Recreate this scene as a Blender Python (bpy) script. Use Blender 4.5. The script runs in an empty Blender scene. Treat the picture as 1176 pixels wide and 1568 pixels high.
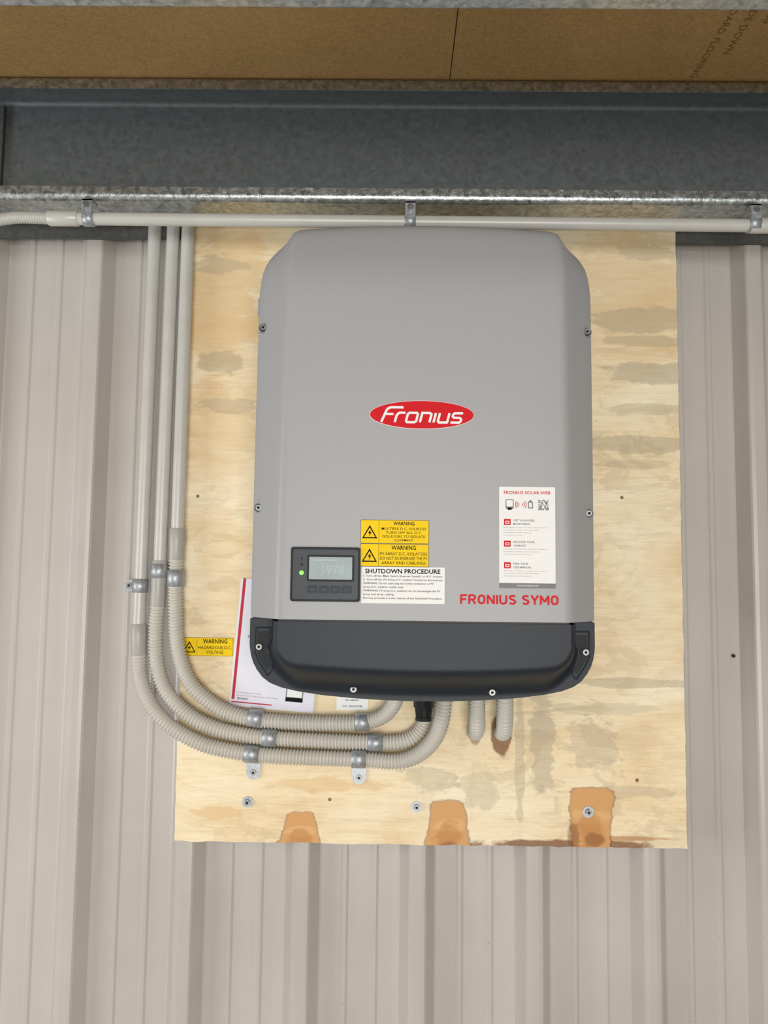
import bpy, math, random
from mathutils import Matrix, Vector
random.seed(4)

# ------------------------------------------------------------------ helpers
def srgb(r, g, b):
    def c(v):
        v /= 255.
        return v/12.92 if v <= .04045 else ((v+.055)/1.055)**2.4
    return (c(r), c(g), c(b), 1)

class N:
    """tiny node helper"""
    def __init__(s, name):
        s.m = bpy.data.materials.new(name); s.m.use_nodes = True
        s.nt = s.m.node_tree; s.b = s.nt.nodes['Principled BSDF']
    def n(s, t, **k):
        nd = s.nt.nodes.new(t)
        for a, v in k.items(): setattr(nd, a, v)
        return nd
    def l(s, a, b): s.nt.links.new(a, b)
    def math(s, op, a, b=None, clamp=False):
        nd = s.n('ShaderNodeMath', operation=op, use_clamp=clamp)
        for i, v in enumerate((a, b)):
            if v is None: continue
            if isinstance(v, (int, float)): nd.inputs[i].default_value = v
            else: s.l(v, nd.inputs[i])
        return nd.outputs[0]
    def coords(s, scale=(1, 1, 1), loc=(0, 0, 0)):
        tc = s.n('ShaderNodeTexCoord'); mp = s.n('ShaderNodeMapping')
        mp.inputs['Scale'].default_value = scale; mp.inputs['Location'].default_value = loc
        s.l(tc.outputs['Object'], mp.inputs[0]); return mp.outputs[0]
    def noise(s, vec, scale, detail=4, rough=.55, dist=0):
        nd = s.n('ShaderNodeTexNoise'); nd.inputs['Scale'].default_value = scale
        nd.inputs['Detail'].default_value = detail; nd.inputs['Roughness'].default_value = rough
        nd.inputs['Distortion'].default_value = dist
        s.l(vec, nd.inputs['Vector']); return nd.outputs['Fac']
    def ramp(s, fac, stops):
        nd = s.n('ShaderNodeValToRGB'); e = nd.color_ramp.elements
        while len(e) < len(stops): e.new(.5)
        for i, (p, c) in enumerate(stops):
            e[i].position = p; e[i].color = c
        s.l(fac, nd.inputs[0]); return nd.outputs[0]
    def mix(s, fac, a, b, mode='MIX'):
        nd = s.n('ShaderNodeMixRGB', blend_type=mode)
        for i, v in enumerate((fac, a, b)):
            if isinstance(v, (int, float)): nd.inputs[i].default_value = v
            elif isinstance(v, tuple): nd.inputs[i].default_value = v
            else: s.l(v, nd.inputs[i])
        return nd.outputs[0]
    def bump(s, h, strength=.2, dist=.001):
        nd = s.n('ShaderNodeBump'); nd.inputs['Strength'].default_value = strength
        nd.inputs['Distance'].default_value = dist
        s.l(h, nd.inputs['Height']); s.l(nd.outputs[0], s.b.inputs['Normal'])
    def set(s, color=None, rough=None, metal=None, spec=None):
        for k, v in (('Base Color', color), ('Roughness', rough), ('Metallic', metal), ('Specular IOR Level', spec)):
            if v is None: continue
            if isinstance(v, (int, float, tuple)): s.b.inputs[k].default_value = v
            else: s.l(v, s.b.inputs[k])
        return s.m

def plain(name, rgb, rough=.5, metal=0, var=.06, scale=40, spec=.5):
    k = N(name)
    f = k.noise(k.coords(), scale)
    c = srgb(*rgb)
    lo = tuple(x*(1-var) for x in c[:3])+(1,); hi = tuple(min(1, x*(1+var)) for x in c[:3])+(1,)
    return k.set(k.ramp(f, [(.3, lo), (.7, hi)]), rough, metal, spec)

class MB:
    """mesh builder, metres, world coordinates"""
    def __init__(s): s.v = []; s.f = []; s.mi = []; s.sm = []; s.mats = []
    def m(s, mat):
        if mat not in s.mats: s.mats.append(mat)
        return s.mats.index(mat)
    def add(s, vs, fs, mat, smooth=False):
        o = len(s.v); i = s.m(mat); s.v += [tuple(v) for v in vs]
        for f in fs:
            s.f.append(tuple(o+a for a in f)); s.mi.append(i); s.sm.append(smooth)
    def box(s, x0, x1, y0, y1, z0, z1, mat):
        vs = [(x, y, z) for z in (z0, z1) for y in (y0, y1) for x in (x0, x1)]
        s.add(vs, [(0, 2, 3, 1), (4, 5, 7, 6), (0, 1, 5, 4), (2, 6, 7, 3), (0, 4, 6, 2), (1, 3, 7, 5)], mat)
    def poly(s, pts, y, mat):          # flat polygon facing -Y, pts = (x,z)
        s.add([(x, y, z) for x, z in pts], [tuple(range(len(pts)))], mat)
    def prism(s, pts, y0, y1, mat):     # y0 front
        n = len(pts)
        vs = [(x, y0, z) for x, z in pts]+[(x, y1, z) for x, z in pts]
        fs = [tuple(range(n)), tuple(range(2*n-1, n-1, -1))]+[(i, i+n, (i+1) % n+n, (i+1) % n) for i in range(n)]
        s.add(vs, fs, mat)
    def disc(s, cx, cz, y0, y1, r, mat, seg=24, rz=None, rot=0):
        rz = rz or r
        s.prism([(cx+r*math.cos(2*math.pi*i/seg+rot), cz+rz*math.sin(2*math.pi*i/seg+rot)) for i in range(seg)], y0, y1, mat)
    def ribbon(s, pts, w, y, mat):
        """one continuous mitred strip, so no coplanar overlaps"""
        n = len(pts); L = []; Rr = []
        pts = list(pts)
        def dr(a, b):
            dx, dz = b[0]-a[0], b[1]-a[1]; q = math.hypot(dx, dz) or 1; return dx/q, dz/q
        closed = (abs(pts[0][0]-pts[-1][0])+abs(pts[0][1]-pts[-1][1]) < 1e-9) and n > 3
        for i, p in enumerate(pts):
            if closed and i in (0, n-1): d0 = dr(pts[n-2], pts[n-1]); d1 = dr(pts[0], pts[1])
            else:
                d0 = dr(pts[i-1], p) if i > 0 else dr(p, pts[1]); d1 = dr(p, pts[i+1]) if i < n-1 else d0
            nx, nz = -(d0[1]+d1[1]), d0[0]+d1[0]; q = math.hypot(nx, nz) or 1; nx /= q; nz /= q
            c = max(.5, nx*-d0[1]+nz*d0[0])
            L.append((p[0]+nx*w/2/c, y, p[1]+nz*w/2/c)); Rr.append((p[0]-nx*w/2/c, y, p[1]-nz*w/2/c))
        s.add(L+Rr, [(i, i+1, n+i+1, n+i) for i in range(n-1)], mat)
    def text(s, body, x0, x1, z0, z1, y, mat, bold=0, xf=None):
        cd = bpy.data.curves.new('t', 'FONT'); cd.body = body; cd.size = 1; cd.offset = bold; cd.resolution_u = 2
        o = bpy.data.objects.new('t', cd); bpy.context.collection.objects.link(o)
        bpy.context.view_layer.update()
        me = o.evaluated_get(bpy.context.evaluated_depsgraph_get()).to_mesh()
        vs = [v.co.copy() for v in me.vertices]; fs = [tuple(p.vertices) for p in me.polygons]
        bpy.data.objects.remove(o); bpy.data.curves.remove(cd)
        if not vs: return
        ax = min(v.x for v in vs); bx = max(v.x for v in vs); az = min(v.y for v in vs); bz = max(v.y for v in vs)
        sx = (x1-x0)/(bx-ax); sz = (z1-z0)/(bz-az)
        out = []
        for v in vs:
            p = (x0+(v.x-ax)*sx, y, z0+(v.y-az)*sz)
            out.append(xf(p) if xf else p)
        s.add(out, fs, mat)
    def sweep(s, path, rad, mat, seg=16, cap=True, smooth=True):
        n = len(path)
        T = [(path[min(i+1, n-1)]-path[max(i-1, 0)]).normalized() for i in range(n)]
        ref = Vector((0, 1, 0))
        if abs(T[0].dot(ref)) > .9: ref = Vector((1, 0, 0))
        u = T[0].cross(ref).normalized(); vs = []
        for i in range(n):
            u = (u-T[i]*u.dot(T[i])).normalized(); w = T[i].cross(u)
            r = rad[i] if isinstance(rad, list) else rad
            for k in range(seg):
                a = 2*math.pi*k/seg
                vs.append(path[i]+u*(r*math.cos(a))+w*(r*math.sin(a)))
        fs = [(i*seg+k, i*seg+(k+1) % seg, (i+1)*seg+(k+1) % seg, (i+1)*seg+k) for i in range(n-1) for k in range(seg)]
        s.add(vs, fs, mat, smooth)
        if cap:
            s.add([vs[k] for k in range(seg)], [tuple(range(seg-1, -1, -1))], mat)
            s.add(vs[-seg:], [tuple(range(seg))], mat)
    def obj(s, name, parent=None, fix=True):
        me = bpy.data.meshes.new(name); me.from_pydata(s.v, [], s.f)
        for mt in s.mats: me.materials.append(mt)
        me.polygons.foreach_set('material_index', s.mi); me.polygons.foreach_set('use_smooth', s.sm)
        me.update()
        if fix:
            import bmesh
            b = bmesh.new(); b.from_mesh(me); bmesh.ops.recalc_face_normals(b, faces=b.faces); b.to_mesh(me); b.free()
        o = bpy.data.objects.new(name, me); bpy.context.collection.objects.link(o)
        if parent: o.parent = parent
        return o

def empty(name, loc=(0, 0, 0)):
    o = bpy.data.objects.new(name, None); o.empty_display_size = .05
    bpy.context.collection.objects.link(o); return o

def smoothpath(pts, ds):
    P = [Vector(p) for p in pts]; P = [2*P[0]-P[1]]+P+[2*P[-1]-P[-2]]
    fine = []
    for i in range(1, len(P)-2):
        for k in range(40):
            t = k/40; p0, p1, p2, p3 = P[i-1:i+3]
            fine.append(.5*((2*p1)+(p2-p0)*t+(2*p0-5*p1+4*p2-p3)*t*t+(3*p1-p0-3*p2+p3)*t**3))
    fine.append(P[-2])
    out = [fine[0]]; acc = 0
    for a, b in zip(fine[:-1], fine[1:]):
        L = (b-a).length
        while acc+L >= ds:
            t = (ds-acc)/L; a = a.lerp(b, t); out.append(a.copy()); L = (b-a).length; acc = 0
        acc += L
    return out

def sstep(a, b, x):
    t = max(0, min(1, (x-a)/(b-a))); return t*t*(3-2*t)

def interp(tab, x):
    if x <= tab[0][0]: return tab[0][1:]
    for a, b in zip(tab[:-1], tab[1:]):
        if x <= b[0]:
            t = (x-a[0])/(b[0]-a[0]); return tuple(p+(q-p)*t for p, q in zip(a[1:], b[1:]))
    return tab[-1][1:]

# bold condensed capitals as strokes on a 10 x 14 grid
GL = {'F': [[(1, 0), (1, 14)], [(1, 13), (8.5, 13)], [(1, 7), (7.5, 7)]],
      'R': [[(1, 0), (1, 14)], [(1, 13), (6, 13), (8.2, 12), (8.6, 10), (8.2, 8), (6, 6.6), (1, 6.6)], [(5.2, 6.6), (9, 0)]],
      'O': [[(5, 13), (2.6, 12.2), (1.2, 9.5), (1.2, 4.5), (2.6, 1.8), (5, 1), (7.4, 1.8), (8.8, 4.5), (8.8, 9.5), (7.4, 12.2), (5, 13)]],
      'N': [[(1, 0), (1, 14)], [(1.3, 13.2), (8.7, .8)], [(9, 0), (9, 14)]],
      'I': [[(1, 0), (1, 14)]],
      'U': [[(1, 14), (1, 4), (2.2, 1.7), (5, .9), (7.8, 1.7), (9, 4), (9, 14)]],
      'S': [[(8.6, 12.2), (5.5, 13), (2.6, 12.4), (1.4, 10.4), (2.4, 8.4), (5, 7.2), (7.8, 5.8), (8.7, 3.8), (7.6, 1.7), (5, .9), (1.2, 1.9)]],
      'Y': [[(0.3, 14), (4.8, 6)], [(9.3, 14), (4.8, 6)], [(4.8, 6.5), (4.8, 0)]],
      'M': [[(1, 0), (1, 14)], [(1.2, 13), (6, 4)], [(10.8, 13), (6, 4)], [(11, 0), (11, 14)]]}
WD = {'I': 2, 'M': 12, 'Y': 9.6, 'F': 8.6}
def strokes(b, body, x0, x1, z0, z1, y, mat, wt):
    tot = sum((WD.get(c, 10) if c != ' ' else 3)+2.2 for c in body)-2.2
    sx = (x1-x0)/tot; sz = (z1-z0)/14; x = 0; k = 0
    for c in body:
        if c == ' ': x += 5.2; continue
        for st in GL[c]:
            k += 1
            b.ribbon([(x0+(x+px)*sx, z0+pz*sz) for px, pz in st], wt, y-.00003*(k % 4), mat)
        x += WD.get(c, 10)+2.2

# ------------------------------------------------------------------ materials
k = N('painted_steel_beige'); co = k.coords()
f1 = k.noise(co, 3, 5); f2 = k.noise(k.coords((22, 22, 1.2)), 1, 3); f3 = k.noise(co, 240, 2)
c = k.ramp(f1, [(.3, srgb(178, 172, 165)), (.7, srgb(191, 185, 178))])
c = k.mix(.12, c, k.ramp(f2, [(.35, srgb(160, 153, 146)), (.65, srgb(204, 198, 191))]))
c = k.mix(k.math('MULTIPLY', k.math('GREATER_THAN', f3, .735), .6), c, srgb(112, 94, 78))
M_wall = k.set(c, .27, 0, .6)
k.bump(k.noise(k.coords((5, 5, 2)), 1, 3), .25, .006)

def galv(name, lo, hi, metal, rough, s=90, vw=.45, bump=.25, bs=.001):
    k = N(name); co = k.coords()
    vo = k.n('ShaderNodeTexVoronoi'); vo.inputs['Scale'].default_value = s; k.l(co, vo.inputs['Vector'])
    bw = k.n('ShaderNodeRGBToBW'); k.l(vo.outputs['Color'], bw.inputs[0])
    n2 = k.noise(co, s*.6, 4, .7)
    f = k.math('ADD', k.math('MULTIPLY', bw.outputs[0], vw), k.math('MULTIPLY', n2, 1-vw))
    c = k.ramp(f, [(.30, lo), (.70, hi)])
    k.set(c, None, metal)
    r = k.math('ADD', k.math('MULTIPLY', f, .3), rough-.12); k.l(r, k.b.inputs['Roughness'])
    if bump: k.bump(n2, bump, bs)
    return k.m
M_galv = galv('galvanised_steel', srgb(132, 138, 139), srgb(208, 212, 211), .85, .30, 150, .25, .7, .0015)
M_galv_shaded = galv('galvanised_steel_shaded', srgb(100, 107, 108), srgb(118, 125, 126), .35, .5, 120, .3, .08)  # same steel, channel shade put into a darker, less metallic colour
M_galv_dark = galv('galvanised_steel_angle', srgb(82, 82, 78), srgb(102, 102, 98), .3, .6, 160, .3)
M_zinc = galv('zinc_plated_saddle', srgb(146, 150, 153), srgb(184, 188, 191), .55, .40, 260, .3, .05)
M_screw = galv('screw_steel', srgb(120, 120, 118), srgb(160, 160, 158), .8, .38, 400, .3, 0)

k = N('particle_board'); co = k.coords()
f1 = k.noise(co, 4, 6, .6); f2 = k.noise(co, 220, 3, .7)
c = k.ramp(f1, [(.3, srgb(168, 132, 78)), (.7, srgb(190, 152, 96))])
c = k.mix(.3, c, k.ramp(f2, [(.35, srgb(130, 98, 54)), (.65, srgb(208, 172, 114))]))
M_ceil = k.set(c, .75)

# plywood
k = N('plywood'); co = k.coords()
warp = k.noise(k.coords((2.6, 2.6, 6)), 1.3, 5, .6, .8)
grain = k.noise(k.coords((5, 5, 80)), 3, 4, .65, .9)
c = k.ramp(warp, [(.28, srgb(220, 192, 146)), (.42, srgb(234, 212, 170)), (.55, srgb(240, 224, 188)), (.72, srgb(246, 236, 210))])
c = k.mix(.18, c, k.ramp(grain, [(.35, srgb(200, 170, 122)), (.6, srgb(248, 236, 208))]))
sep = k.n('ShaderNodeSeparateXYZ'); tc = k.n('ShaderNodeTexCoord'); k.l(tc.outputs['Object'], sep.inputs[0])
def figure(c, loc, sc, rep, amt, col):
    v = k.noise(k.coords(sc, loc), 1, 3, .5, .9)
    fr = k.math('FRACT', k.math('MULTIPLY', v, rep))
    m_ = k.ramp(fr, [(0, (0, 0, 0, 1)), (.80, (.12, .12, .12, 1)), (.93, (1, 1, 1, 1)), (1, (0, 0, 0, 1))])
    return k.mix(k.math('MULTIPLY', m_, amt), c, col)
c = figure(c, (0, 0, 0), (2.2, 2.2, 6), 9, .14, srgb(192, 158, 110))
bz = k.noise(k.coords((10, 10, 20), (7, 0, 3)), 1, 5, .65, 1.4)
bzone = k.noise(k.coords((2.2, 2.2, 2.2), (1, 0, 9)), 1, 2)
m1 = k.math('MULTIPLY', k.ramp(bz, [(.53, (0, 0, 0, 1)), (.56, (1, 1, 1, 1))]), k.ramp(bzone, [(.42, (0, 0, 0, 1)), (.58, (1, 1, 1, 1))]))
c = k.mix(k.math('MULTIPLY', m1, .36), c, srgb(190, 172, 138))
m2 = k.ramp(k.noise(k.coords((5, 5, 40), (2, 6, 1)), 1, 5, .7, 1.0), [(.56, (0, 0, 0, 1)), (.62, (1, 1, 1, 1))])
c = k.mix(k.math('MULTIPLY', m2, .16), c, srgb(176, 150, 112))
wn = k.math('SUBTRACT', k.noise(k.coords((12, 12, 24)), 1, 5, .65, .6), .5)
wn2 = k.math('SUBTRACT', k.noise(k.coords((60, 60, 180), (4, 0, 2)), 1, 4, .6), .5)
def patch(c, cx, cz, a, b, col, amt, rough_edge=1.2, soft=.12, power=2, flare=0):
    dz = k.math('DIVIDE', k.math('SUBTRACT', sep.outputs['Z'], cz), b)
    dx = k.math('DIVIDE', k.math('SUBTRACT', sep.outputs['X'], cx), a)
    if flare: dx = k.math('MULTIPLY', dx, k.math('ADD', k.math('MULTIPLY', dz, flare), 1))
    px = k.math('POWER', k.math('ABSOLUTE', dx), power); pz = k.math('POWER', k.math('ABSOLUTE', dz), power)
    d = k.math('POWER', k.math('ADD', px, pz), 1./power)
    d = k.math('ADD', d, k.math('ADD', k.math('MULTIPLY', wn, rough_edge), k.math('MULTIPLY', wn2, .12*rough_edge+.1)))
    mr = k.n('ShaderNodeMapRange'); mr.interpolation_type = 'SMOOTHSTEP'
    mr.inputs['From Min'].default_value = 1-soft; mr.inputs['From Max'].default_value = 1+soft
    mr.inputs['To Min'].default_value = amt; mr.inputs['To Max'].default_value = 0
    k.l(d, mr.inputs['Value']); return k.mix(mr.outputs[0], c, col)
grey = srgb(166, 156, 132); brown = srgb(176, 118, 62); dk = srgb(120, 72, 32); tan = srgb(216, 180, 124)
for (cx, cz, a, b, col, am, re, so) in [
    (.44, 2.02, .10, .12, tan, .45, 3, .3), (-.31, 2.0, .07, .14, tan, .6, 3, .3), (-.30, 1.75, .06, .10, tan, .35, 3, .3), (-.30, 1.55, .06, .08, tan, .25, 3, .3),
    # water marked bands on the right-hand side
    (.45, 1.962, .095, .024, grey, .45, 1.8, .10), (.46, 1.925, .09, .010, grey, .40, 1.6, .15), (.465, 1.865, .09, .020, grey, .50, 2.0, .12), (.455, 1.80, .08, .009, grey, .34, 1.6, .15),
    (.45, 1.735, .095, .016, grey, .48, 1.8, .12), (.44, 1.70, .06, .008, grey, .3, 1.8, .15), (.46, 2.09, .05, .014, grey, .35, 2.5, .12),
    (-.31, 1.875, .045, .022, grey, .45, 3.4, .10), (-.325, 2.06, .05, .016, grey, .4, 3.4, .10), (-.30, 1.80, .05, .012, grey, .35, 3.4, .10),
    (.42, 1.315, .12, .008, grey, .45, 2.6, .10), (.38, 1.27, .10, .010, grey, .3, 2.6, .10), (.268, 1.20, .022, .09, grey, .5, 2.4, .12), (.228, 1.18, .008, .10, grey, .4, 2.0, .12), (.35, 1.21, .045, .04, grey, .35, 3.4, .10),
    (.40, 1.13, .08, .010, grey, .35, 3.0, .10), (.07, 1.15, .04, .02, grey, .35, 3.4, .10), (.16, 1.13, .03, .03, grey, .3, 3.4, .10), (-.30, 1.085, .04, .01, tan, .5, 3, .2), (-.1, 1.135, .08, .012, tan, .5, 3, .2)]:
    c = patch(c, cx, cz, a, b, col, am, re, so)
c = patch(c, .30, 1.0395, .17, .0085, dk, .85, 2.4, .25)
c = patch(c, .40, 1.052, .08, .0038, brown, .7, 1.6, .3)
for (cx, cz, a, b, fl) in [(-.15, 1.050, .031, .038, .34), (.103, 1.060, .034, .048, .26), (.350, 1.080, .033, .054, -.10)]:
    c = patch(c, cx, cz, a*1.08, b*1.04, dk, .65, .7, .05, 5, fl)
    c = patch(c, cx, cz, a, b, srgb(212, 160, 100), .92, .7, .05, 5, fl)
    c = patch(c, cx, cz+b*.15, a*.85, b*.25, srgb(226, 184, 128), .6, 2.4, .25, 2)
    c = patch(c, cx, cz-b*.2, a*.7, b*.5, srgb(186, 126, 68), .65, 2.8, .25, 2)
    c = patch(c, cx+.004, cz-b*.55, a*.45, b*.2, dk, .55, 2.2, .3)
c = patch(c, .32, 1.055, .010, .020, dk, .6, 2, .3)
c = patch(c, .151, 1.240, .012, .030, dk, .6, .8); c = patch(c, .196, 1.222, .017, .036, dk, .85, .8)
for (cx, cz) in [(-.345, 1.634), (.41, 1.64), (-.10, 1.11), (.43, 1.15)]:
    c = patch(c, cx, cz, .0030, .0030, dk, .9, .4)
M_ply = k.set(c, .6, 0, .35)
k.bump(grain, .12, .001)
M_plyedge = plain('plywood_edge', (176, 140, 90), .8, 0, .3, 120)

M_grey = plain('inverter_grey', (161, 162, 163), .42, 0, .025, 500, .4)
M_dark = plain('inverter_charcoal', (36, 41, 47), .45, 0, .05, 500, .28)
M_dark2 = plain('charcoal_recess', (20, 24, 28), .5, spec=.25)
M_red = plain('label_red', (206, 16, 30), .45, 0, .02, spec=.15)
M_white = plain('label_white', (236, 236, 234), .5, 0, .015, spec=.2)
M_ink = plain('label_ink', (14, 14, 14), .6, spec=.1)
M_inkgrey = plain('label_ink_grey', (128, 130, 134), .6, spec=.15)
M_yellow = plain('label_yellow', (242, 204, 10), .5, 0, .03, spec=.15)
M_pvc = plain('grey_pvc', (190, 188, 181), .27, 0, .04, 30)
M_pvc2 = plain('grey_pvc_fitting', (166, 164, 157), .36, 0, .05, 30)
M_flex = plain('corrugated_pvc', (194, 190, 179), .40, 0, .04, 30)
M_black = plain('black_nylon', (16, 17, 19), .4, spec=.3)
M_paper = plain('leaflet_paper', (226, 226, 236), .5, 0, .03, 8, .25)
M_paperred = plain('leaflet_red', (190, 46, 60), .5, spec=.2)
M_lcd = plain('lcd_glass', (72, 96, 98), .10, 0, .2, 60)
M_lcdframe = plain('display_frame', (48, 54, 61), .4, spec=.3)
k = N('led_green'); M_led = k.set(srgb(120, 230, 40), .3)
k.b.inputs['Emission Color'].default_value = srgb(120, 255, 40); k.b.inputs['Emission Strength'].default_value = .6
M_digit = plain('lcd_digits', (138, 162, 161), .3)
k = N('concrete'); co = k.coords()
M_conc = k.set(k.ramp(k.noise(co, 3, 6), [(.3, srgb(160, 157, 150)), (.7, srgb(184, 180, 172))]), .8)

# ------------------------------------------------------------------ room shell
b = MB(); XL, XR = -2.40, 2.52
prof = [(XL, 0)]
ribs = [.0535+.203*i for i in range(-11, 13)]
for r in ribs:
    if r-.11 < XL or r+.11 > XR: continue
    prof += [(r-.0335, 0), (r-.0305, -.0015), (r-.0155, -.0265), (r-.0125, -.0288), (r-.006, -.0296), (r+.006, -.0296), (r+.0125, -.0288), (r+.0155, -.0265), (r+.0305, -.0015), (r+.0335, 0)]
    for q in (.075, .128):   # small pan stiffeners
        prof += [(r+q-.007, 0), (r+q-.003, -.0022), (r+q+.003, -.0022), (r+q+.007, 0)]
prof.append((XR, 0)); n = len(prof)
zs = [0, 2.345]
b.add([(x, y, z) for z in zs for x, y in prof], [(i, i+1, n+i+1, n+i) for i in range(n-1)], M_wall)
b.add([(x, y+.012, z) for z in zs for x, y in prof], [(i+1, i, n+i, n+i+1) for i in range(n-1)], M_wall)
b.obj('wall_back', fix=False)

b = MB(); b.box(XL, XR, -6.0, .02, -.1, 0, M_conc); b.obj('floor')
b = MB(); M_print = plain('print_ink', (122, 92, 52), .8)
for (x0, x1) in ((XL, -.812), (-.81, .0915), (.0935, .993), (.995, 1.9), (1.902, XR)):
    b.box(x0, x1, -3.6, .012, 2.3475, 2.366, M_ceil)
for i, t in enumerate(["PARTICLEBOARD FLOORING", "LAY THIS SIDE DOWN", "AS/NZS 1860", "22MM"]):
    def xf(p, i=i):
        return (.50+.030*i+(p[2]), -.42+p[0], 2.3472)
    b.text(t, 0, [.26, .20, .13, .06][i], 0, .011, 0, M_print, xf=xf)
b.obj('ceiling')

# ------------------------------------------------------------------ C-section purlins
def purlin(yweb, yfront, zb, zt, x0, x1):
    t = .0024; r = .0105; lip = .0225
    s = 1 if yfront > yweb else -1
    D = abs(yfront-yweb); Y = lambda d: yweb+s*d
    cl = []
    def carc(cd, cz, a0, a1):
        for i in range(11):
            a = math.radians(a0+(a1-a0)*i/10); cl.append((cd+r*math.cos(a), cz+r*math.sin(a)))
    cl.append((D, zb+lip)); carc(D-r, zb+r, 0, -90); carc(r, zb+r, 270, 180)
    carc(r, zt-r, 180, 90); carc(D-r, zt-r, 90, 0); cl.append((D, zt-lip))
    m = len(cl); off = []
    for i in range(m):
        a = cl[max(i-1, 0)]; c2 = cl[min(i+1, m-1)]
        dx, dz = c2[0]-a[0], c2[1]-a[1]; L = math.hypot(dx, dz)
        off.append((cl[i][0]+dz/L*t, cl[i][1]-dx/L*t))
    ring = cl+off[::-1]; q = len(ring)
    b = MB()
    vs = [(x, Y(d), z) for x in (x0, x1) for d, z in ring]
    for i in range(q):
        j = (i+1) % q
        dd = (ring[i][0]+ring[j][0])/2
        o = [vs[i], vs[j], vs[q+j], vs[q+i]]
        b.add(o, [(0, 1, 2, 3)], M_galv_shaded if dd < D-.012 and (ring[i][1] > zb+.0065 or ring[j][1] > zb+.0065) else M_galv, False)  # web and top flange take the painted-shade copy, lip the bright steel
    for x in (x0, x1):
        b.add([(x, Y(d), z) for d, z in ring], [(i, i+1, q-2-i, q-1-i) for i in range(m-1)], M_galv)
    return b
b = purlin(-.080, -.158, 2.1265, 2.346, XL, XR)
b.box(-.78, -.705, -.092, -.0835, 2.140, 2.333, M_galv_dark)
for z in (2.18, 2.29): b.disc(-.735, z, -.1, -.092, .012, M_screw, 6)
b.obj('steel_purlin')
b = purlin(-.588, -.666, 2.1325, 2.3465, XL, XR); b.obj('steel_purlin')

b = MB()
b.box(XL, XR, -.036, -.0325, 2.112, 2.150, M_galv_dark); b.box(XL, XR, -.0325, -.0295, 2.112, 2.116, M_galv_dark)
b.obj('wall_angle_trim')

# ------------------------------------------------------------------ plywood board
b = MB(); rnd = random.Random(2)
pts = []
def edge(p, q, n, amp):
    for i in range(n):
        t = i/n; j = (rnd.random()-.5)*amp
        pts.append((p[0]+(q[0]-p[0])*t+(j if p[0] == q[0] else 0), p[1]+(q[1]-p[1])*t+(j if p[0] != q[0] else 0)))
BL, BR, BB, BT = -.367, .514, 1.0365, 2.138
edge((BL, BB), (BR, BB), 60, .0022); edge((BR, BB), (BR, BT), 60, .0016); edge((BR, BT), (BL, BT), 20, .001); edge((BL, BT), (BL, BB), 60, .0016)
n = len(pts)
vs = [(x, -.046, z) for x, z in pts]+[(x, -.0297, z) for x, z in pts]
b.add(vs, [tuple(range(n)), tuple(range(2*n-1, n-1, -1))], M_ply)
b.add(vs, [(i, i+n, (i+1) % n+n, (i+1) % n) for i in range(n)], M_plyedge)
b.obj('plywood_board')

def bolt(b, x, z, y, r=.0095):
    b.disc(x, z, y-.0015, y, r, M_zinc, 24)
    b.disc(x, z, y-.006, y-.0015, r*.58, M_screw, 6, rot=.3)
    b.disc(x, z, y-.0064, y-.006, r*.25, M_dark2, 8)
for (x, z) in [(-.242, 1.104), (.050, 1.100), (.345, 1.096)]:
    b = MB(); bolt(b, x, z, -.0462); b.obj('hex_bolt')

# ------------------------------------------------------------------ inverter
inv = empty('solar_inverter')
CX = .050
rows = [(1.4315, .265, .215, .271, .215), (1.55, .265, .214, .271, .215), (1.70, .265, .212, .271, .215), (1.82, .2645, .2105, .271, .215), (1.915, .264, .209, .271, .215),
        (1.93, .264, .209, .2708, .215), (1.945, .2635, .209, .270, .215), (1.96, .262, .209, .268, .215), (1.975, .2595, .209, .2648, .2145),
        (1.988, .2555, .2085, .2605, .214), (2.0, .249, .208, .256, .213), (2.010, .241, .2075, .2525, .212), (2.020, .2315, .206, .2485, .209),
        (2.028, .2235, .204, .2445, .206), (2.034, .2175, .202, .2405, .203), (2.038, .213, .199, .236, .200), (2.0398, .2105, .197, .231, .197), (2.0398, .2105, .197, .205, .185)]
def section(w, f, yf, ye, back=.075):
    f = min(f, w-.0115)
    A = (w-.003, ye+.0035); B = (f+.006, yf-.0055)
    if B[0] > A[0]-.001: B = (A[0]-.001, max(A[1], yf-.006))
    half = [(w, back), (w, ye-.004), (w-.0006, ye), A]
    for t in (.33, .66): half.append((A[0]+(B[0]-A[0])*t, A[1]+(B[1]-A[1])*t))
    half += [B, (f+.002, yf-.0022), (f-.003, yf-.0004), (f-.009, yf)]
    for t in (.8, .6, .4, .2): half.append(((f-.009)*t, yf))
    return [(-x, y) for x, y in half]+[(0, yf)]+[(x, y) for x, y in reversed(half)]
b = MB(); vs = []
for (z, w, f, yf, ye) in rows:
    s = section(w, f, yf, ye)
    kk = sstep(1.94, 2.038, z)
    for x, y in s:
        vs.append((CX+x, -y, z+kk*.0095*(1-(x/w)**2)))
m = len(section(*rows[0][1:])); nr = len(rows)
vs += [(vs[(nr-1)*m+i][0], -.075, vs[(nr-1)*m+i][2]) for i in range(m)]
b.add(vs, [(r*m+i, r*m+i+1, (r+1)*m+i+1, (r+1)*m+i) for r in range(nr) for i in range(m-1)], M_grey, True)
b.add(vs[:m], [tuple(range(m))], M_dark)
b.add([vs[i*m] for i in range(nr+1)]+[vs[i*m+m-1] for i in range(nr, -1, -1)], [tuple(range(2*nr+2))], M_dark)
b.obj('front_cover', inv)

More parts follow.
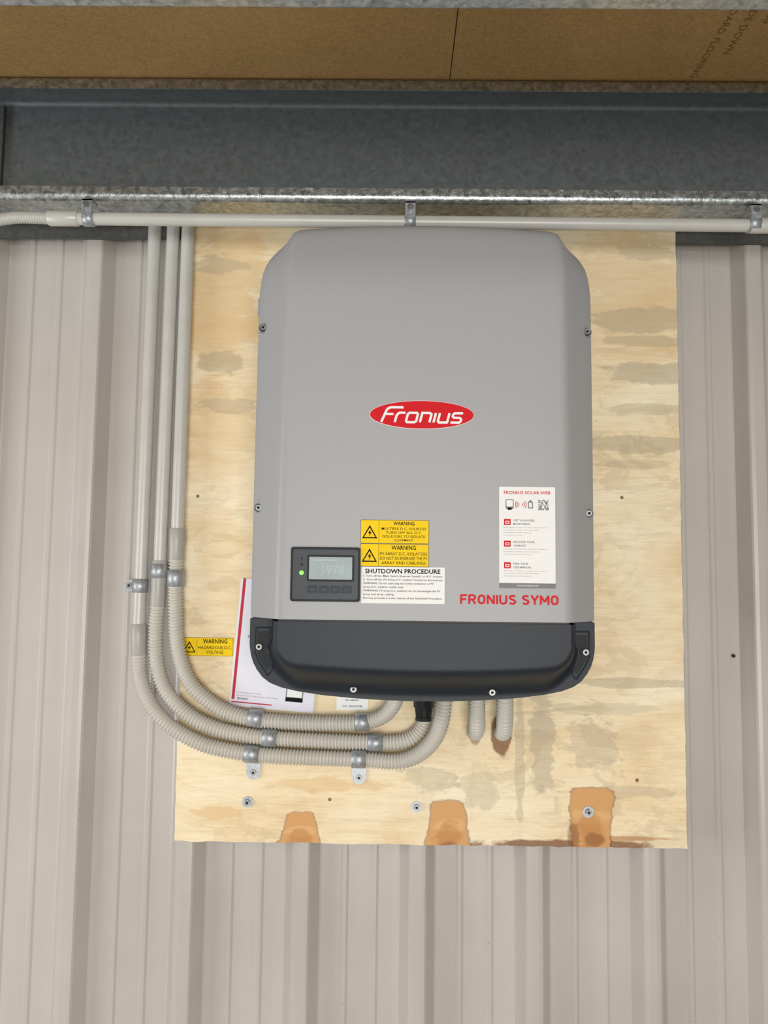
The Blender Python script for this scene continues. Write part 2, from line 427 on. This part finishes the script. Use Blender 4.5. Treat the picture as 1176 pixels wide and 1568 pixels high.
# dark connection cover
zb = [(0, 1.3065), (.054, 1.3075), (.10, 1.3095), (.150, 1.3135), (.190, 1.319), (.215, 1.3245), (.232, 1.331), (.244, 1.3395), (.253, 1.351), (.259, 1.362), (.2625, 1.373), (.2645, 1.385), (.265, 1.392)]
xs = sorted(set([0]+[q*.008 for q in range(1, 24)]+[.194+.0035*q for q in range(0, 20)]+[a for a, _ in zb if a > .24]+[.2645]))
xs = [x for x in xs if x <= .265]
XS = [-x for x in reversed(xs[1:])]+xs
NT = 34; TOP = 1.4285
def darkdepth(x, z):
    ax = abs(x)
    hz = 1.370-.010*(1-(ax/.215)**2) if ax < .215 else 1.370
    r = .030
    qx = ax-(.219-r); qz = (hz+r)-z
    d = math.hypot(max(qx, 0), max(qz, 0))+min(max(qx, qz), 0)-r
    side = max(qx, 0)/(max(qx, 0)+max(qz, 0)+1e-6)
    wid = .014*side+.046*(1-side)
    return .215+.056*(1-sstep(0, wid, d))
b = MB(); vs = []
nc = len(XS)
for t in range(NT+1):
    for x in XS:
        zz = interp(zb, abs(x))[0]; z = TOP+(zz-TOP)*(t/NT)
        vs.append((CX+x, -darkdepth(x, z), z))
b.add(vs, [(t*nc+i, t*nc+i+1, (t+1)*nc+i+1, (t+1)*nc+i) for t in range(NT) for i in range(nc-1)], M_dark, True)
per = [t*nc for t in range(NT+1)]+[NT*nc+i for i in range(1, nc)]+[t*nc+nc-1 for t in range(NT-1, -1, -1)]
P = [Vector(vs[i]) for i in per]
cen = Vector((CX, 0, 1.42)); lay = [P]
for (sh, dy) in ((.0008, .003), (.0015, .008), (.0015, None)):
    L = []
    for p in P:
        d = Vector((p.x-cen.x, 0, p.z-cen.z)); d = d.normalized()*sh
        L.append(Vector((p.x+d.x, (p.y+dy) if dy else -.075, p.z+d.z)))
    lay.append(L)
q = len(P); allv = [p for L in lay for p in L]
b.add(allv, [(a*q+i, a*q+i+1, (a+1)*q+i+1, (a+1)*q+i) for a in range(3) for i in range(q-1)], M_dark, True)
b.add(lay[-1], [tuple(range(q))], M_dark)
b.add([vs[i] for i in range(nc)]+[(vs[i][0], -.075, TOP) for i in range(nc-1, -1, -1)], [tuple(range(2*nc))], M_dark2)
b.obj('connection_cover', inv, fix=False)

b = MB(); b.box(CX-.262, CX+.262, -.213, -.08, 1.4283, 1.4317, M_black); b.box(CX-.214, CX+.214, -.2685, -.2, 1.4283, 1.4317, M_black)
b.obj('gasket', inv)

b = MB()
for s in (-1, 1):
    o = [(-.2565, 1.415), (-.233, 1.415), (-.2305, 1.349), (-.236, 1.342), (-.250, 1.362), (-.2565, 1.376)]
    o = [(CX+x, z) for x, z in o] if s == -1 else [(CX-x, z) for x, z in o]
    path = [Vector((x, -.2158, z)) for x, z in o+[o[0]]]
    dense = []
    for a, c2 in zip(path[:-1], path[1:]):
        for i in range(4): dense.append(a.lerp(c2, i/4))
    dense.append(path[-1])
    b.sweep(dense, .0012, M_dark, 8)
    i_ = [(x+(CX+s*.2425-x)*.22, z+(1.385-z)*.18) for x, z in o]
    b.poly(i_, -.21555, M_dark2)
b.obj('ear_pockets', inv)

def cover_screw(b, x, z, y, dark=False):
    b.disc(x, z, y-.0010, y+.012, .0075, M_dark2 if dark else M_inkgrey, 24)
    b.disc(x, z, y-.0016, y, .0060, M_dark2, 24)
    b.disc(x, z, y-.0045, y-.001, .0046, M_screw, 20)
    b.disc(x, z, y-.0049, y-.0045, .0024, M_dark2, 6)
b = MB()
for (x, z) in [(-.204, 1.883), (.304, 1.881), (-.204, 1.599), (.304, 1.596)]: cover_screw(b, x, z, -.2275)
for (x, z) in [(-.200, 1.386), (.300, 1.384)]: cover_screw(b, x, z, -.216, True)
for (x, z) in [(-.054, 1.324), (.157, 1.322)]: cover_screw(b, x, z, -.218, True)
b.obj('cover_screws', inv)

b = MB(); b.box(-.10, .24, -.0748, -.0465, 1.42, 2.0, M_galv)
b.box(-.240, -.19, -.0785, -.0752, 1.955, 1.985, M_zinc)
b.disc(-.2305, 1.970, -.082, -.0785, .0085, M_zinc, 20); b.disc(-.2305, 1.970, -.088, -.082, .0055, M_screw, 6)
b.obj('mounting_bracket', inv)

# logo badge
b = MB(); Y = -.2712
b.disc(.0448, 1.738, Y-.0006, Y+.001, .0785, M_white, 72, rz=.0216)
b.disc(.0448, 1.738, Y-.0009, Y, .0778, M_red, 72, rz=.0210)
L = [[(27, 22), (8, 22), (4.5, 20), (3, 17), (0, 0)], [(2.5, 12), (15, 12)], [(20, 0), (20, 10), (22, 13), (24, 14), (32, 14)],
     [(43, 14), (49, 14), (51, 12), (51, 2), (49, 0), (38, 0), (36, 2), (36, 12), (38, 14), (43, 14)],
     [(57, 0), (57, 14), (68, 14), (71, 12), (71, 0)], [(77, 0), (77, 14)], [(83, 14), (83, 2), (85, 0), (97, 0)], [(97, 14), (97, -1)],
     [(117, 14), (105, 14), (103, 12), (103, 9), (105, 7.4), (114, 7), (116.5, 5), (116.5, 2), (114.5, 0), (102, 0)]]
for j, st in enumerate(L):
    b.ribbon([((-.016+(x*1.015+z*.26)*.001), 1.7265+z*.001*1.02) for x, z in st], .0035, Y-.0012-.00004*(j % 3), M_white)
b.obj('logo_badge', inv)
b = MB(); strokes(b, "FRONIUS SYMO", .1035, .2475, 1.4572, 1.4708, Y-.0003, M_red, .0029); b.obj('model_lettering', inv)

# display module
b = MB()
def rrect(x0, x1, z0, z1, r, seg=6):
    o = []
    for (cx, cz, a) in ((x1-r, z1-r, 0), (x0+r, z1-r, 90), (x0+r, z0+r, 180), (x1-r, z0+r, 270)):
        for i in range(seg+1):
            t = math.radians(a+90*i/seg); o.append((cx+r*math.cos(t), cz+r*math.sin(t)))
    return o
b.prism(rrect(-.147, -.044, 1.458, 1.538, .004), -.2735, -.270, M_dark2)
b.prism(rrect(-.1435, -.0475, 1.4615, 1.5345, .0035), -.2748, -.2735, M_lcdframe)
b.prism(rrect(-.1225, -.053, 1.4875, 1.5265, .002), -.2752, -.2748, M_dark2)
b.prism(rrect(-.1195, -.056, 1.4905, 1.5235, .001), -.2756, -.2752, M_lcd)
b.text("1978", -.100, -.068, 1.498, 1.5115, -.2758, M_digit, .0)
b.text("W", -.063, -.0595, 1.4985, 1.503, -.2758, M_digit)
b.ribbon([(-.1165, 1.519), (-.078, 1.519)], .0022, -.2758, M_digit)
for i in range(3): b.disc(-.115+.004*i, 1.5125, -.2759, -.2756, .0010, M_digit, 8)
b.disc(-.1305, 1.500, -.2762, -.2748, .0033, M_led, 16)
b.disc(-.1305, 1.512, -.2752, -.2748, .0020, M_dark2, 12); b.disc(-.1305, 1.521, -.2752, -.2748, .0016, M_dark2, 12)
for i in range(4):
    x = -.1215+i*.0168
    b.prism(rrect(x, x+.0148, 1.4705, 1.4815, .002), -.2757, -.2748, M_dark)
    b.ribbon([(x+.004, 1.4755), (x+.0105, 1.4755)], .0006, -.2759, M_inkgrey)
b.obj('display_module', inv)

# stickers
def triangle(b, cx, cz, s, y):
    b.poly([(cx-s, cz-s*.8), (cx+s, cz-s*.8), (cx, cz+s*.95)], y, M_ink)
    b.poly([(cx-s*.74, cz-s*.64), (cx+s*.74, cz-s*.64), (cx, cz+s*.62)], y-.00008, M_yellow)
    b.poly([(cx+s*.12, cz+s*.38), (cx-s*.24, cz-s*.12), (cx-s*.02, cz-s*.12), (cx-s*.10, cz-s*.55), (cx+s*.26, cz+s*.02), (cx+s*.04, cz+s*.02)], y-.00016, M_ink)
def warning(b, x0, x1, z0, z1, y, lines, split):
    b.prism(rrect(x0, x1, z0, z1, .0015), y-.0003, y, M_ink)
    b.prism(rrect(x0+.0005, x1-.0005, z0+.0005, z1-.0005, .0012), y-.00035, y, M_yellow)
    yy = y-.0004
    b.ribbon([(split, z0+.001), (split, z1-.001)], .0004, yy, M_ink)
    s = min((split-x0)*.42, (z1-z0)*.38)
    triangle(b, (x0+split)/2, (z0+z1)/2-.001, s, yy)
    n = len(lines)+.7; H = (z1-z0-.003)/n; cx = (split+x1)/2; Wd = x1-split-.004
    z = z1-.0022
    for i, t in enumerate(lines):
        h = H*1.0 if i == 0 else H*.70
        w = min(Wd, len(t)*h*.80)
        b.text(t, cx-w/2, cx+w/2, z-h, z, yy, M_ink, .018 if i == 0 else .006)
        z -= H*1.55 if i == 0 else H*1.03
F = -.2712
b = MB(); warning(b, -.0445, .0565, 1.5445, 1.5795, F, ["WARNING", "MULTIPLE D.C. SOURCES", "TURN OFF ALL D.C.", "ISOLATORS TO ISOLATE", "EQUIPMENT"], -.0175)
b.obj('warning_sticker_upper', inv)
b = MB(); warning(b, -.0445, .0565, 1.5105, 1.5440, F, ["WARNING", "PV ARRAY D.C. ISOLATORS", "DO NOT DE-ENERGISE THE PV", "ARRAY AND CABLINGS"], -.0175)
b.obj('warning_sticker_lower', inv)
b = MB(); b.prism(rrect(-.0425, .0805, 1.4565, 1.5100, .001), F-.0003, F, M_white); y = F-.0005
b.text("SHUTDOWN PROCEDURE", -.037, .074, 1.5003, 1.5072, y, M_ink, .022)
Ls = ["1. Turn off the 'Main Switch (Inverter Supply)' or A.C. Isolator", "2. Turn off the 'PV Array D.C. Isolator' located at the inverter", "WARNING: Do not open plug and socket connectors or PV", "array D.C. isolator under load", "WARNING: PV array D.C. isolators do not de-energise the PV", "array and array cabling", "Start-up procedure is the reverse of the Shutdown Procedure"]
for i, t in enumerate(Ls):
    z = 1.4945-i*.0054; w = min(.117, len(t)*.00196)
    b.text(t, -.0395, -.0395+w, z, z+.0036, y, M_ink, .006)
b.obj('shutdown_sticker', inv)

b = MB(); b.prism(rrect(.1605, .2435, 1.4810, 1.6310, .001), F-.0003, F, M_white); y = F-.0005
b.text("FRONIUS SOLAR.WEB", .1675, .2365, 1.6200, 1.6248, y, M_red, .012)
b.poly([(.1605, 1.481), (.2435, 1.481), (.2435, 1.4885), (.1605, 1.4885)], y, M_inkgrey)
b.text("WWW.FRONIUS.COM", .186, .218, 1.4834, 1.4860, y-.0001, M_white, .0)
b.prism(rrect(.170, .182, 1.598, 1.6125, .002), y-.0001, F, M_inkgrey); b.poly(rrect(.1712, .1808, 1.6015, 1.6113, .0012), y-.0002, M_white); b.poly(rrect(.173, .179, 1.5965, 1.600, .0005), y-.0002, M_ink)
for j, r in enumerate((.003, .0055, .008)):
    for s in (-1, 1):
        b.ribbon([(.1925+s*r*math.cos(t), 1.6045+r*math.sin(t)) for t in (-.7, -.35, 0, .35, .7)], .0009, y, M_red)
b.prism([(.203, 1.599), (.2105, 1.599), (.2105, 1.608), (.2068, 1.612), (.203, 1.608)], y-.0001, F, M_inkgrey); b.poly([(.2045, 1.6005), (.209, 1.6005), (.209, 1.6075), (.2045, 1.6075)], y-.0002, M_white)
rq = random.Random(7)
for i in range(11):
    for j in range(11):
        if rq.random() < .5 or (i in (0, 10) and j < 3):
            x = .2185+i*.00138; z = 1.5965+j*.00138
            b.poly([(x, z), (x+.00138, z), (x+.00138, z+.00138), (x, z+.00138)], y, M_inkgrey)
for i, (t1, t2, nl) in enumerate([("GET YOUR FREE", "MONITORING", 4), ("REGISTER YOUR", "WARRANTY", 3), ("FIND YOUR", "USER MANUAL", 3)]):
    z = 1.5740-i*.0320
    b.poly(rrect(.1675, .1775, z, z+.009, .001), y, M_red); b.poly(rrect(.1695, .1755, z+.002, z+.0062, .0005), y-.0001, M_white); b.poly(rrect(.1708, .1742, z+.003, z+.0052, .0003), y-.0002, M_red)
    b.text(t1, .1815, .1815+.0024*len(t1), z+.0055, z+.0085, y, M_inkgrey, .012)
    b.text(t2, .1815, .1815+.0024*len(t2), z+.0002, z+.0032, y, M_inkgrey, .012)
    for j in range(nl):
        zz = z-.0045-j*.0038
        b.text("lorem ipsum monitor your solar power system online"[:46-j*9], .1675, .1675+.064-j*.012, zz, zz+.0018, y, M_inkgrey)
b.obj('web_portal_sticker', inv)

# cable gland below the cover
b = MB()
def ringz(b, x, y, z0, z1, r0, r1, mat, seg=24, smooth=True):
    b.sweep([Vector((x, y, z0)), Vector((x, y, z1))], [r0, r1], mat, seg, True, smooth)
GY = -.135
ringz(b, .057, GY, 1.284, 1.3062, .0165, .0165, M_black, 8, False)
ringz(b, .057, GY, 1.268, 1.284, .0125, .0150, M_black)
ringz(b, .057, GY, 1.263, 1.268, .0135, .0135, M_black, 12, False)
b.obj('cable_gland', inv)

# ------------------------------------------------------------------ labels / leaflet on board
b = MB(); warning(b, -.365, -.2745, 1.3525, 1.384, -.0462, ["WARNING", "HAZARDOUS D.C.", "VOLTAGE"], -.338); b.obj('warning_label')
b = MB(); b.prism(rrect(-.091, -.036, 1.2625, 1.300, .001), -.0466, -.0462, M_white)
b.text("PV ARRAY", -.075, -.052, 1.2780, 1.2808, -.0468, M_ink, .01); b.text("D.C. ISOLATOR", -.080, -.046, 1.2675, 1.2707, -.0468, M_ink, .01)
b.obj('isolator_label')

b = MB()
ang = math.radians(-4.2); ox, oz = -.279, 1.268
def lf(p):
    x, y, z = p; X = x*math.cos(ang)-z*math.sin(ang); Z = x*math.sin(ang)+z*math.cos(ang)
    return (ox+X, y-.002*math.sin(x/.148*math.pi), oz+Z)
W_, H_ = .148, .222
def sheet(x0, x1, z0, z1, y, mat, nx=8, nz=10):
    vs = [lf((x0+(x1-x0)*i/nx, y, z0+(z1-z0)*j/nz)) for j in range(nz+1) for i in range(nx+1)]
    b.add(vs, [(j*(nx+1)+i, j*(nx+1)+i+1, (j+1)*(nx+1)+i+1, (j+1)*(nx+1)+i) for j in range(nz) for i in range(nx)], mat, True)
sheet(0, W_, 0, H_, -.0495, M_paper); sheet(.0015, W_-.001, .001, H_-.001, -.0485, M_white); sheet(0, W_, 0, H_, -.0475, M_paper)
sheet(.004, .009, .012, H_, -.0498, M_paperred, 2, 10); sheet(.004, .075, .0065, .0085, -.0498, M_paperred, 8, 1)
tx = lambda p: lf(p)
b.text("Fronius Symo Operating Instructions", .012, .085, .018, .0205, -.0499, M_inkgrey, xf=tx)
b.text("Grid-connected inverter", .012, .055, .0235, .0255, -.0499, M_inkgrey, xf=tx)
b.text("FRONIUS", .014, .032, .0125, .0155, -.0499, M_ink, .01, xf=tx)
b.text("Operating Instructions", .022, .10, .118, .124, -.0499, M_ink, .0, xf=tx)
for (x0, x1, z0, z1, mt) in ((.098, .128, .016, .046, M_inkgrey), (.1, .126, .024, .044, M_white), (.098, .128, .016, .023, M_ink)):
    sheet(x0, x1, z0, z1, -.0499-(.0002 if mt != M_inkgrey else 0), mt, 1, 1)
b.obj('instruction_leaflet', fix=False)

# ------------------------------------------------------------------ conduits
R = .0115; YC = -.0655
def straight(b, p, q, r, mat, seg=24): b.sweep([Vector(p), Vector(q)], r, mat, seg)
def ribbed(b, pts, r=.0132, pitch=.0058, mat=None, dep=.0025):
    path = smoothpath(pts, pitch/6)
    pat = [r, r+.0001, r, r-dep*.8, r-dep, r-dep*.8]
    b.sweep(path, [pat[i % 6] for i in range(len(path))], mat or M_flex, 20, True, True)
def coupling(b, x0, z0, x1, z1, y, r=.0140):
    a = Vector((x0, y, z0)); c2 = Vector((x1, y, z1))
    b.sweep([a, a.lerp(c2, .03), a.lerp(c2, .5), a.lerp(c2, .55), a.lerp(c2, .97), c2], [r-.0012, r, r, r-.0006, r-.0006, r-.0016], M_pvc2, 24)
def band(b, c, d, r, half=.0095, mat=None):
    c = Vector(c); d = Vector(d).normalized()
    b.sweep([c-d*half, c-d*half*.96, c+d*half*.96, c+d*half], [r, r+.0016, r+.0016, r], mat or M_zinc, 24, True, True)
YB = -.0675; ZE = 1.3055
b = MB(); straight(b, (-.4325, YC, 2.30), (-.4355, YC, 1.405), R, M_pvc); coupling(b, -.4355, 1.408, -.4335, 1.353, YC, .0142)
ribbed(b, [(-.4335, YC, 1.354), (-.431, YC, 1.325), (-.420, YC, 1.290), (-.398, YB, 1.257), (-.366, YB, 1.230), (-.330, YB, 1.211), (-.295, YB, 1.200), (-.233, YB, 1.1905), (-.150, YB, 1.186), (-.049, YB, 1.184), (.005, YB-.002, 1.1815), (.035, YB-.006, 1.187), (.060, YB-.014, 1.203), (.079, YB-.024, 1.228), (.088, YB-.033, 1.256), (.092, YB-.036, 1.285), (.093, YB-.036, ZE)], .0138)
b.obj('electrical_conduit')
b = MB(); straight(b, (-.3985, YC, 2.30), (-.4025, YC, 1.515), R, M_pvc); coupling(b, -.4025, 1.518, -.4040, 1.437, YC, .0138)
ribbed(b, [(-.404, YC, 1.438), (-.4055, YC, 1.400), (-.403, YC, 1.352), (-.391, YC, 1.308), (-.368, YB, 1.276), (-.335, YB, 1.250), (-.296, YB, 1.233), (-.250, YB, 1.223), (-.206, YB, 1.218), (-.12, YB, 1.2145), (-.027, YB, 1.2125), (.020, YB+.002, 1.214), (.045, YB+.005, 1.224), (.060, YB+.006, 1.243), (.067, YB+.004, 1.268), (.067, YB+.002, 1.290), (.067, YB, ZE)], .0134)
b.obj('electrical_conduit')
b = MB(); straight(b, (-.3725, YC, 2.30), (-.374, YC, 1.572), R, M_pvc); coupling(b, -.374, 1.575, -.3742, 1.518, YC, .0138)
ribbed(b, [(-.3742, YC, 1.519), (-.3740, YC, 1.47), (-.372, YC, 1.426), (-.369, YC, 1.385), (-.360, YC, 1.345), (-.344, YB, 1.311), (-.320, YB, 1.286), (-.285, YB, 1.264), (-.241, YB, 1.2505), (-.190, YB, 1.2455), (-.128, YB, 1.2435), (-.060, YB, 1.2445), (-.030, YB-.002, 1.249), (-.008, YB-.010, 1.260), (.006, YB-.020, 1.277), (.012, YB-.030, 1.293), (.013, YB-.034, ZE)], .0134)
b.obj('electrical_conduit')
for x in (.1475, .1945):
    b = MB(); ribbed(b, [(x, -.10, ZE+.001), (x, -.098, 1.285), (x+.001, -.090, 1.258), (x+.002, -.076, 1.240), (x+.002, -.062, 1.231), (x+.002, -.0465, 1.228)], .0142)
    b.obj('electrical_conduit')

def tab(b, x, z, dx, dz, y, L=.028, w=.0095):
    px, pz = -dz, dx; pts = [(x+px*w, z+pz*w), (x-px*w, z-pz*w)]
    ex, ez = x+dx*L, z+dz*L
    a0 = math.atan2(-pz, -px)
    for i in range(9):
        a = a0+math.pi*i/8
        pts.append((ex+w*math.cos(a), ez+w*math.sin(a)))
    b.prism(pts, y-.0018, y, M_zinc)
    b.disc(ex, ez, y-.0048, y-.0018, .0055, M_screw, 6); b.disc(ex, ez, y-.0052, y-.0048, .0022, M_dark2, 8)
b = MB(); band(b, (-.4355, YC, 1.474), (0, 0, 1), R+.0006, .012); tab(b, -.440, 1.474, -1, 0, -.0475, .020, .0095)
b.box(-.4485, -.4462, -.066, -.0475, 1.4645, 1.4835, M_zinc); b.obj('conduit_saddle')
b = MB(); band(b, (-.403, YC, 1.500), (0, 0, 1), .0140, .0125); b.obj('conduit_saddle')
b = MB(); band(b, (-.374, YC, 1.488), (0, 0, 1), .0138, .0145); b.obj('conduit_saddle')
for (x, z, tx_, r) in [(-.228, 1.2505, None, .0134), (-.045, 1.2460, None, .0134), (-.203, 1.2180, None, .0136), (-.022, 1.2125, None, .0134), (-.233, 1.1905, 1, .0138), (-.050, 1.1845, 1, .0138)]:
    b = MB(); d = (1, 0, -.06) if x < -.1 else (1, 0, 0)
    band(b, (x, YB, z), d, r, .0125)
    if tx_:
        tab(b, x, z-.012, 0, -1, -.0472, .024, .0120); b.box(x-.0115, x+.0115, -.068, -.0472, z-.0168, z-.0148, M_zinc)
    b.obj('conduit_saddle')

YH = -.146; b = MB(); HZ = 2.0975
straight(b, (-.588, YH, HZ), (.608, YH, HZ-.003), .0108, M_pvc, 24)
a = Vector((-.590, YH, HZ)); c2 = Vector((-.538, YH, HZ))
b.sweep([a, a.lerp(c2, .04), a.lerp(c2, .96), c2], [.0115, .0128, .0128, .0115], M_pvc, 24)
ribbed(b, [(-.588, YH, HZ), (-.615, YH, HZ+.001), (-.645, YH, HZ+.001), (-.68, YH, HZ-.004), (-.73, YH, HZ-.012), (-.80, YH, HZ-.014), (-.9, YH, HZ-.01)], .0102, .0045, M_pvc, .0012)
b.sweep([Vector((.600, YH, HZ-.003)), Vector((.602, YH, HZ-.003)), Vector((.648, YH, HZ-.003)), Vector((.65, YH, HZ-.003))], [.0115, .0128, .0128, .0115], M_pvc, 24)
ribbed(b, [(.648, YH, HZ-.003), (.70, YH, HZ-.003), (.8, YH, HZ)], .0102, .0045, M_pvc, .0012)
b.obj('electrical_conduit')
for x in (-.520, .027, .607):
    b = MB(); band(b, (x, YH, HZ-.001), (1, 0, 0), .0108+(.002 if x > .5 else 0), .0095)
    b.box(x-.0085, x+.0085, YH-.0135, YH-.0115, HZ, 2.1265, M_zinc)
    b.box(x-.0085, x+.0085, YH-.0135, YH+.012, 2.1235, 2.1260, M_zinc)
    b.disc(x, 2.116, YH-.0185, YH-.0135, .0052, M_screw, 6)
    b.obj('conduit_saddle')

for (x, z, y) in [(-.378, 1.054, -.0005), (.62, 1.36, -.0005)]:
    b = MB(); b.disc(x, z, y-.003, y, .0035, M_galv_dark, 12); b.disc(x, z, y-.005, y-.003, .0025, M_dark2, 6); b.obj('wall_rivet')

# ------------------------------------------------------------------ light
def area(name, loc, target, sx, sy, e, col):
    l = bpy.data.lights.new(name, 'AREA'); l.shape = 'RECTANGLE'; l.size = sx; l.size_y = sy; l.energy = e; l.color = col
    o = bpy.data.objects.new(name, l); bpy.context.collection.objects.link(o); o.location = loc
    o.rotation_euler = (Vector(target)-Vector(loc)).to_track_quat('-Z', 'Y').to_euler(); return o
area('doorway_daylight', (.3, -5.0, 1.1), (0, 0, 1.1), 2.6, 2.1, 150, (1.0, .99, .97))
area('shed_window_daylight', (-2.3, -1.1, 1.2), (0, 0, 1.1), .8, 1.4, 24, (.93, .96, 1))
w = bpy.data.worlds.new('World'); bpy.context.scene.world = w; w.use_nodes = True
w.node_tree.nodes['Background'].inputs[0].default_value = (.98, .99, 1, 1); w.node_tree.nodes['Background'].inputs[1].default_value = .34

# ------------------------------------------------------------------ camera
cam = bpy.data.cameras.new('camera'); cam.sensor_fit = 'VERTICAL'; cam.sensor_height = 36; cam.sensor_width = 27; cam.lens = 27.05; cam.clip_start = .02
co_ = bpy.data.objects.new('camera', cam); bpy.context.collection.objects.link(co_)
Rm = (Matrix.Rotation(.009, 3, 'Z') @ Matrix.Rotation(math.pi/2+.080, 3, 'X') @ Matrix.Rotation(.012, 3, 'Z'))
co_.location = (0, -1.41, 1.5); co_.rotation_euler = Rm.to_euler()
bpy.context.scene.camera = co_
bpy.context.scene.view_settings.view_transform = 'Standard'
bpy.context.scene.view_settings.look = 'None'
